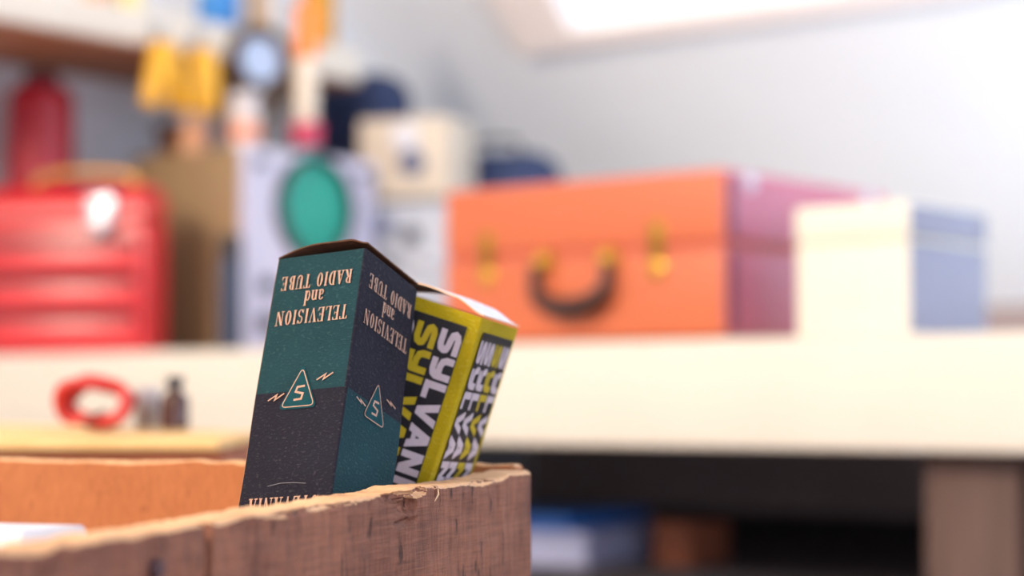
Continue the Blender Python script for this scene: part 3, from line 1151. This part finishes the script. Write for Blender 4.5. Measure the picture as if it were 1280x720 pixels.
# tall red tin at the far left, against the gable
rt = thing('red_canister', 'tall dark red canister behind the left end of the red toolbox', 'canister', W(-1.305, .185, Z_SH + .0006), ANG)
bm = bmesh.new()
lathe(bm, [(0, 0), (.046, 0), (.048, .003), (.048, .375), (.046, .388), (.035, .398), (.030, .400), (0, .400)], 40)
link('body', bm, mat('crimson_enamel', rgb(176, 26, 44), .35, var=.05), rt, 40)
bm = bmesh.new()
lathe(bm, [(0, .4005), (.024, .4005), (.025, .403), (.025, .416), (.022, .419), (0, .419)], 32)
link('cap', bm, M['slot'], rt, 40)

# dark blue can between toolbox and oscilloscope
can = thing('spray_can', 'slim dark blue can standing between the red toolbox and the tan instrument case', 'can', W(-.952, .232, Z_SH + .0006), ANG)
bm = bmesh.new()
lathe(bm, [(0, 0), (.0155, 0), (.0172, .002), (.0172, .128), (.0160, .134), (.0, .134)], 32)
link('body', bm, mat('dark_blue_can', rgb(44, 56, 78), .4, .2, var=.1), can, 40)
bm = bmesh.new()
lathe(bm, [(0, .1345), (.0155, .1345), (.0160, .136), (.0160, .160), (.0140, .165), (0, .166)], 32)
link('cap', bm, M['blackplastic'], can, 40)

# ------------------------------------------------------------------ oscilloscope: long axis along t, face towards +t
M['tan'] = mat('tan_hammertone', rgb(158, 132, 98), .5, var=.08, scale=200, bump=.05)
M['panel'] = mat('pale_lavender_panel', rgb(206, 202, 222), .45, var=.04)
M['bezel'] = mat('dark_bezel', rgb(42, 52, 56), .4, var=.1)
M['screen'] = mat('teal_screen', rgb(28, 158, 140), .25, var=.04, spec=.5)
M['knobgrey'] = mat('dark_grey_knob', rgb(70, 72, 86), .4, var=.1)
scope = thing('oscilloscope', 'tan oscilloscope with a round teal screen on its pale front panel', 'oscilloscope', W(-1.025, .32, Z_SH + .0006), ANG)
OW, OD, OH = .270, .238, .303            # width along s, depth along -t, height
bm = bmesh.new()
box(bm, -OD, 0, .008, -.004, OW, OH, .004, 3)
link('case', bm, M['tan'], scope, 40)
bm = bmesh.new()
box(bm, -.0038, .001, .010, .004, OW - .001, OH - .001, .002, 2)
pan = link('front_panel', bm, M['panel'], scope, 40)
for y in (0.0, OW - .012):
    bm = bmesh.new()
    box(bm, -.0036, y - .001, .009, .0085, y + .013, OH, .002, 2)
    link('side_trim', bm, M['panel'], scope, 40)
cy_, cz_ = .140, .222
bm = bmesh.new()
lathe(bm, [(.079, .0045), (.079, .016), (.075, .020), (.0715, .020), (.0695, .010), (.0695, .0045)], 48, (0, cy_, cz_), 'X')
bz = link('bezel', bm, M['bezel'], scope, 40)
bm = bmesh.new()
lathe(bm, [(0, .0125), (.03, .0115), (.0692, .0075), (.0692, .0045), (0, .0045)], 48, (0, cy_, cz_), 'X')
link('screen', bm, M['screen'], bz, 60)
for (y, z, r) in ((.045, .105, .012), (.10, .105, .012), (.155, .105, .012), (.21, .105, .012), (.245, .14, .008), (.045, .05, .014), (.12, .05, .014), (.21, .05, .014), (.03, .28, .008), (.245, .28, .007)):
    bm = bmesh.new()
    lathe(bm, [(0, .0042), (r, .0042), (r * .98, .012), (r * .75, .014), (r * .7, .020), (0, .0205)], 24, (0, y, z), 'X')
    link('knob', bm, M['knobgrey'], scope, 40)
for y in (.03, OW - .03):
    for x in (-.03, -OD + .03):
        bm = bmesh.new()
        lathe(bm, [(0, 0), (.008, 0), (.010, .0078), (0, .0078)], 20, (x, y, 0))
        link('foot', bm, M['blackplastic'], scope, 40)
SC_TOP = Z_SH + .0006 + OH + .0006

# things standing on the oscilloscope
spool('thread_spool', 'dark brown spool on the back of the oscilloscope', W(-1.235, .375, SC_TOP), .027, .050, .020,
      mat('dark_wood_flange', rgb(92, 62, 44), .6), mat('brown_thread', rgb(120, 80, 52), .8, scale=200))
pot = thing('peach_jar', 'small peach coloured jar on the oscilloscope below the yellow clamps', 'jar', W(-1.166, .36, SC_TOP))
bm = bmesh.new()
lathe(bm, [(0, 0), (.020, 0), (.0225, .002), (.0225, .034), (.018, .040), (.017, .042), (0, .042)], 32)
link('body', bm, mat('peach_glass', rgb(236, 176, 136), .35, var=.04), pot, 40)
bm = bmesh.new()
lathe(bm, [(0, .0425), (.0185, .0425), (.019, .044), (.019, .053), (.0175, .055), (0, .055)], 32)
link('lid', bm, mat('peach_lid', rgb(240, 196, 164), .4), pot, 40)
wj = thing('white_jar', 'white jar with an orange label on the front edge of the oscilloscope', 'jar', W(-1.066, .365, SC_TOP))
bm = bmesh.new()
lathe(bm, [(0, 0), (.021, 0), (.0235, .002), (.0235, .056), (.020, .062), (0, .063)], 32)
link('body', bm, mat('white_glaze', rgb(218, 206, 204), .35, var=.03), wj, 40)
bm = bmesh.new()
lathe(bm, [(.0237, .012), (.0242, .0125), (.0242, .036), (.0237, .0365)], 32)
link('label_band', bm, mat('orange_label', rgb(232, 150, 118), .6), wj, 40)
bm = bmesh.new()
lathe(bm, [(0, .0635), (.0215, .0635), (.022, .065), (.022, .080), (.020, .083), (0, .083)], 32)
link('lid', bm, mat('white_lid', rgb(208, 204, 212), .4), wj, 40)
cup = thing('red_cup', 'small crimson cup with a teal base holding an upright white tube on the oscilloscope', 'cup', W(-1.058, .482, SC_TOP))
bm = bmesh.new()
lathe(bm, [(0, .0135), (.021, .0135), (.0245, .046), (.0245, .049), (.0225, .049), (.0195, .018), (0, .018)], 32)
link('bowl', bm, mat('crimson_glaze', rgb(206, 52, 92), .35), cup, 40)
bm = bmesh.new()
lathe(bm, [(0, 0), (.022, 0), (.023, .002), (.021, .013), (0, .013)], 32)
link('base', bm, mat('teal_glaze', rgb(40, 134, 138), .4), cup, 40)
br = thing('marker_tube', 'upright white tube with an orange top standing in the crimson cup', 'tube', W(-1.058, .482, SC_TOP + .0186))
bm = bmesh.new()
lathe(bm, [(0, 0), (.0155, 0), (.0165, .002), (.0175, .128), (0, .128)], 28)
link('barrel', bm, mat('cream_barrel', rgb(238, 224, 206), .4, var=.03), br, 40)
bm = bmesh.new()
lathe(bm, [(0, .1285), (.0180, .1285), (.0185, .130), (.0185, .205), (.016, .212), (0, .214)], 28)
link('top', bm, mat('orange_top', rgb(250, 140, 62), .4, var=.04), br, 40)

# ------------------------------------------------------------------ instruments and navy cases behind
M['beige'] = mat('beige_enamel', rgb(206, 192, 176), .5, var=.04)
M['greyinst'] = mat('grey_enamel', rgb(176, 180, 194), .5, var=.05)
M['navyc'] = mat('navy_cloth', rgb(42, 56, 92), .8, var=.1, scale=200)
def instrument(name, label, loc, rot, w, d, h, m, dials):
    t = thing(name, label, 'meter', loc, rot)
    bm = bmesh.new()
    box(bm, -w / 2, 0, .006, w / 2, d, h, .004, 3)
    link('case', bm, m, t, 40)
    for nm, x, z, r, dm in dials:
        bm = bmesh.new()
        lathe(bm, [(0, -.012), (r * .8, -.012), (r, -.009), (r, -.0004), (0, -.0004)], 28, (x, 0, z), 'Y')
        link(nm, bm, dm, t, 40)
    for x in (-w / 2 + .02, w / 2 - .02):
        for y in (.02, d - .02):
            bm = bmesh.new()
            lathe(bm, [(0, 0), (.007, 0), (.008, .0058), (0, .0058)], 16, (x, y, 0))
            link('foot', bm, M['blackplastic'], t, 40)
    return t
pI = W(-.983, .617, Z_SH + .0006)
rI = math.radians(-20)
M['bluedial'] = mat('dull_blue_dial', rgb(88, 98, 132), .35, var=.08)
M['paledial'] = mat('pale_dial', rgb(214, 214, 224), .35)
instrument('test_meter', 'grey bench instrument under the beige meter, half hidden behind the suitcase', pI, rI, .158, .12, .240, M['greyinst'],
           [('dial', -.03, .205, .016, M['bluedial']), ('dial', .015, .19, .014, M['knobgrey']), ('knob', .045, .155, .010, M['paledial']), ('knob', -.02, .15, .010, M['knobgrey']),
            ('knob', .02, .10, .012, M['paledial']), ('knob', -.035, .09, .012, M['paledial'])])
instrument('test_meter', 'beige meter with a pale knob and a blue dial on top of the grey instrument', pI + Vector((0, 0, .2406)), rI, .150, .115, .130, M['beige'],
           [('knob', .004, .098, .021, M['paledial']), ('dial', .016, .060, .019, M['bluedial'])])
nc = thing('navy_bag', 'tall navy blue bag behind the oscilloscope below the right end of the upper shelf', 'bag', W(-1.215, .70, Z_SH + .0006), ANG)
bm = bmesh.new()
box(bm, -.12, 0, 0, .10, .115, .475, .05, 6)
link('body', bm, M['navyc'], nc, 40)
bm = bmesh.new()
tube(bm, [(-.06, .055, .472), (-.06, .055, .492), (-.05, .055, .498), (-.01, .055, .498), (0, .055, .492), (0, .055, .472)], .005, 10)
link('handle', bm, M['blackplastic'], nc, 60)
nb = thing('navy_bag', 'rounded navy blue bag showing above the left end of the suitcase', 'bag', W(-.945, .785, Z_SH + .0006), math.radians(-15))
bm = bmesh.new()
box(bm, -.075, 0, 0, .095, .12, .335, .045, 6)
link('body', bm, M['navyc'], nb, 60)
bm = bmesh.new()
tube(bm, [(-.04, .02, .33), (-.035, .02, .348), (0, .02, .353), (.035, .02, .348), (.04, .02, .33)], .004, 8)
link('handle', bm, M['blackplastic'], nb, 60)

# ------------------------------------------------------------------ upper shelf on the gable wall
T_UP = -1.12
UP0, UP1 = .500, .556
ups = thing('wall_shelf', 'thick white shelf with brown underside on the gable wall at upper left', 'shelf', W(T_GABLE, 0, UP0), ANG)
bm = bmesh.new()
box(bm, .0015, -.35, .004, T_UP - T_GABLE, .672, UP1 - UP0, .006, 3)
link('board', bm, M['shelf'], ups, 40)
bm = bmesh.new()
box(bm, .003, -.348, 0, T_UP - T_GABLE - .004, .668, .0035, .001, 1)
link('underside', bm, mat('raw_brown_board', rgb(178, 122, 88), .7, var=.15, scale=12, stretch=(6, 1, 6)), ups, 40)
for y in (-.2, .62):
    bm = bmesh.new()
    a = [bm.verts.new(p) for p in ((.0015, y, -.0008), (.20, y, -.0008), (.20, y, -.008), (.012, y, -.11), (.0015, y, -.11))]
    b = [bm.verts.new(v.co + Vector((0, .012, 0))) for v in a]
    bm.faces.new(a); bm.faces.new(b[::-1])
    for i in range(5):
        bm.faces.new((a[i], b[i], b[(i + 1) % 5], a[(i + 1) % 5]))
    link('bracket', bm, M['shelf'], ups)
ZU = UP1 + .0006
def vessel(name, label, cat, t, s, prof, capprof, mb, mc, z=ZU):
    o = thing(name, label, cat, W(t, s, z))
    bm = bmesh.new(); lathe(bm, prof, 32); link('body', bm, mb, o, 40)
    bm = bmesh.new(); lathe(bm, capprof, 32); link('cap', bm, mc, o, 40)
    return o
def simple(r, h, c):
    return ([(0, 0), (r * .93, 0), (r, .003), (r, h), (r * .9, h + .006), (0, h + .007)],
            [(0, h + .0075), (r * .86, h + .0075), (r * .9, h + .009), (r * .9, h + c), (r * .82, h + c + .003), (0, h + c + .004)])
T = T_UP - .045
p, c = simple(.022, .07, .02)
vessel('cream_jar', 'cream yellow jar on the upper shelf', 'jar', T, .225, p, c, mat('cream_glass', rgb(246, 228, 160), .35), mat('cream_glass_lid', rgb(240, 232, 200), .4))
p, c = simple(.020, .06, .02)
vessel('peach_pot', 'peach pot on the upper shelf left of the cream jar', 'jar', T, .165, p, c, mat('peach_glaze', rgb(236, 170, 130), .4), mat('olive_lid', rgb(206, 190, 120), .5))
p, c = simple(.032, .09, .03)
vessel('blue_tin', 'bright blue tin on the upper shelf above the round gauge', 'tin', T + .008, .395, p, c, mat('bright_blue', rgb(52, 132, 206), .35, var=.04), mat('blue_lid', rgb(40, 96, 150), .4))
p, c = simple(.008, .11, .02)
vessel('beige_marker', 'thin tan marker standing beside the blue tin', 'marker', T + .02, .455, p, c, mat('ochre_barrel', rgb(196, 150, 90), .45), mat('tan_cap', rgb(160, 122, 84), .5))
p, c = simple(.011, .12, .02)
vessel('beige_marker', 'pale cream marker standing right of the tan marker', 'marker', T + .02, .483, p, c, mat('pale_barrel', rgb(232, 214, 196), .45), mat('pale_cap', rgb(220, 205, 190), .5))
p, c = simple(.027, .09, .03)
vessel('yellow_bottle', 'mustard yellow bottle at the right end of the upper shelf', 'bottle', T, .617, p, c, mat('mustard_plastic', rgb(204, 146, 34), .4, var=.04), mat('orange_cap', rgb(228, 120, 40), .4))

# round gauge hung on the shelf's front edge
ga = thing('round_gauge', 'round dark rimmed gauge with a pale blue face hung on the upper shelf edge', 'gauge', W(T_UP + .014, .430, .5085), ANG - math.radians(18))
bm = bmesh.new()
lathe(bm, [(.053, 0), (.053, .010), (.049, .015), (.0365, .014), (.0355, .008), (.0355, 0)], 44, (0, 0, 0), 'X')
link('rim', bm, mat('dark_bronze', rgb(82, 62, 44), .4, .5, var=.15), ga, 40)
bm = bmesh.new()
lathe(bm, [(0, .008), (.0353, .0055), (.0353, .001), (0, .001)], 40, (0, 0, 0), 'X')
link('face', bm, mat('pale_blue_face', rgb(176, 194, 226), .2, var=.05), ga, 50)
bm = bmesh.new()
tube(bm, [(.004, 0, .054), (.004, -.006, .060), (.004, 0, .066), (.004, .006, .060)], .0018, 8, True)
link('hanging_ring', bm, M['brass'], ga, 60)

# yellow spring clamps biting the shelf edge, handles hanging down
M['clampyellow'] = mat('yellow_vinyl', rgb(240, 178, 44), .4, var=.05)
M['steel'] = mat('grey_steel', rgb(150, 146, 150), .35, .8)
def clamp(label, s, spread):
    o = thing('spring_clamp', label, 'clamp', W(T_UP, s, UP0 - .004), ANG, 'yellow clamps on the upper shelf edge')
    for sg_ in (-1, 1):
        bm = bmesh.new()
        n = 9
        a_, b_ = [], []
        pts = []
        for i in range(n):
            f = i / (n - 1)
            pts.append((.014 + .004 * math.sin(PI * f), sg_ * (.006 + spread * f), .012 - .092 * f))
        tube(bm, pts, [.0085 + .0075 * math.sin(PI * min(1, .2 + .6 * i / (n - 1))) for i in range(n)], 14)
        link('handle', bm, M['clampyellow'], o, 60)
    bm = bmesh.new()
    box(bm, .0012, -.012, .004, .006, .012, .040, .0015, 2)
    link('jaw', bm, M['steel'], o, 40)
    bm = bmesh.new()
    lathe(bm, [(0, -.016), (.005, -.016), (.005, .016), (0, .016)], 18, (.014, 0, .013), 'Y')
    link('spring_pin', bm, M['steel'], o, 40)
    return o
clamp('left and wider of two yellow spring clamps hanging from the upper shelf edge', .244, .020)
clamp('right and narrower of two yellow spring clamps hanging from the upper shelf edge', .318, .008)

# ------------------------------------------------------------------ below the counter: magazines and a box on the lower board
M['blueprint'] = mat('blue_cover', rgb(64, 128, 214), .4, var=.05)
M['whiteprint'] = mat('pale_cover', rgb(200, 202, 232), .45, var=.04)
LZ = -.20 + .0006
st = thing('paper_stack', 'stack of white paper on the dark lower board under the counter', 'paper', W(-.375, .27, LZ), ANG + math.radians(8))
bm = bmesh.new()
for k in range(12):
    box(bm, -.215 + .003 * math.sin(k * 2.1), .002 * math.cos(k * 1.7), k * .0034, .003 * math.cos(k * 1.3), .28 + .002 * math.sin(k), k * .0034 + .0034)
link('sheets', bm, M['whiteprint'], st)
fo = thing('blue_folder', 'bright blue folder lying on the stack of white paper', 'folder', W(-.405, .275, LZ + .0415), ANG + math.radians(12))
bm = bmesh.new()
box(bm, -.19, 0, 0, 0, .25, .018, .0015, 2)
link('cover', bm, M['blueprint'], fo, 40)
bm = bmesh.new()
box(bm, -.188, -.0008, .003, -.002, .24, .015)
link('pages', bm, M['blueprint'], fo)
bb = thing('cardboard_box', 'small brown cardboard box in the shade beside the white paper stack', 'box', W(-.325, .34, LZ), ANG)
bm = bmesh.new()
box(bm, 0, 0, 0, .05, .09, .052, .0015, 2)
link('body', bm, M['brown2'], bb, 40)
bm = bmesh.new()
box(bm, -.001, -.001, .0524, .051, .045, .0534); 
link('flap', bm, M['brown2'], bb)
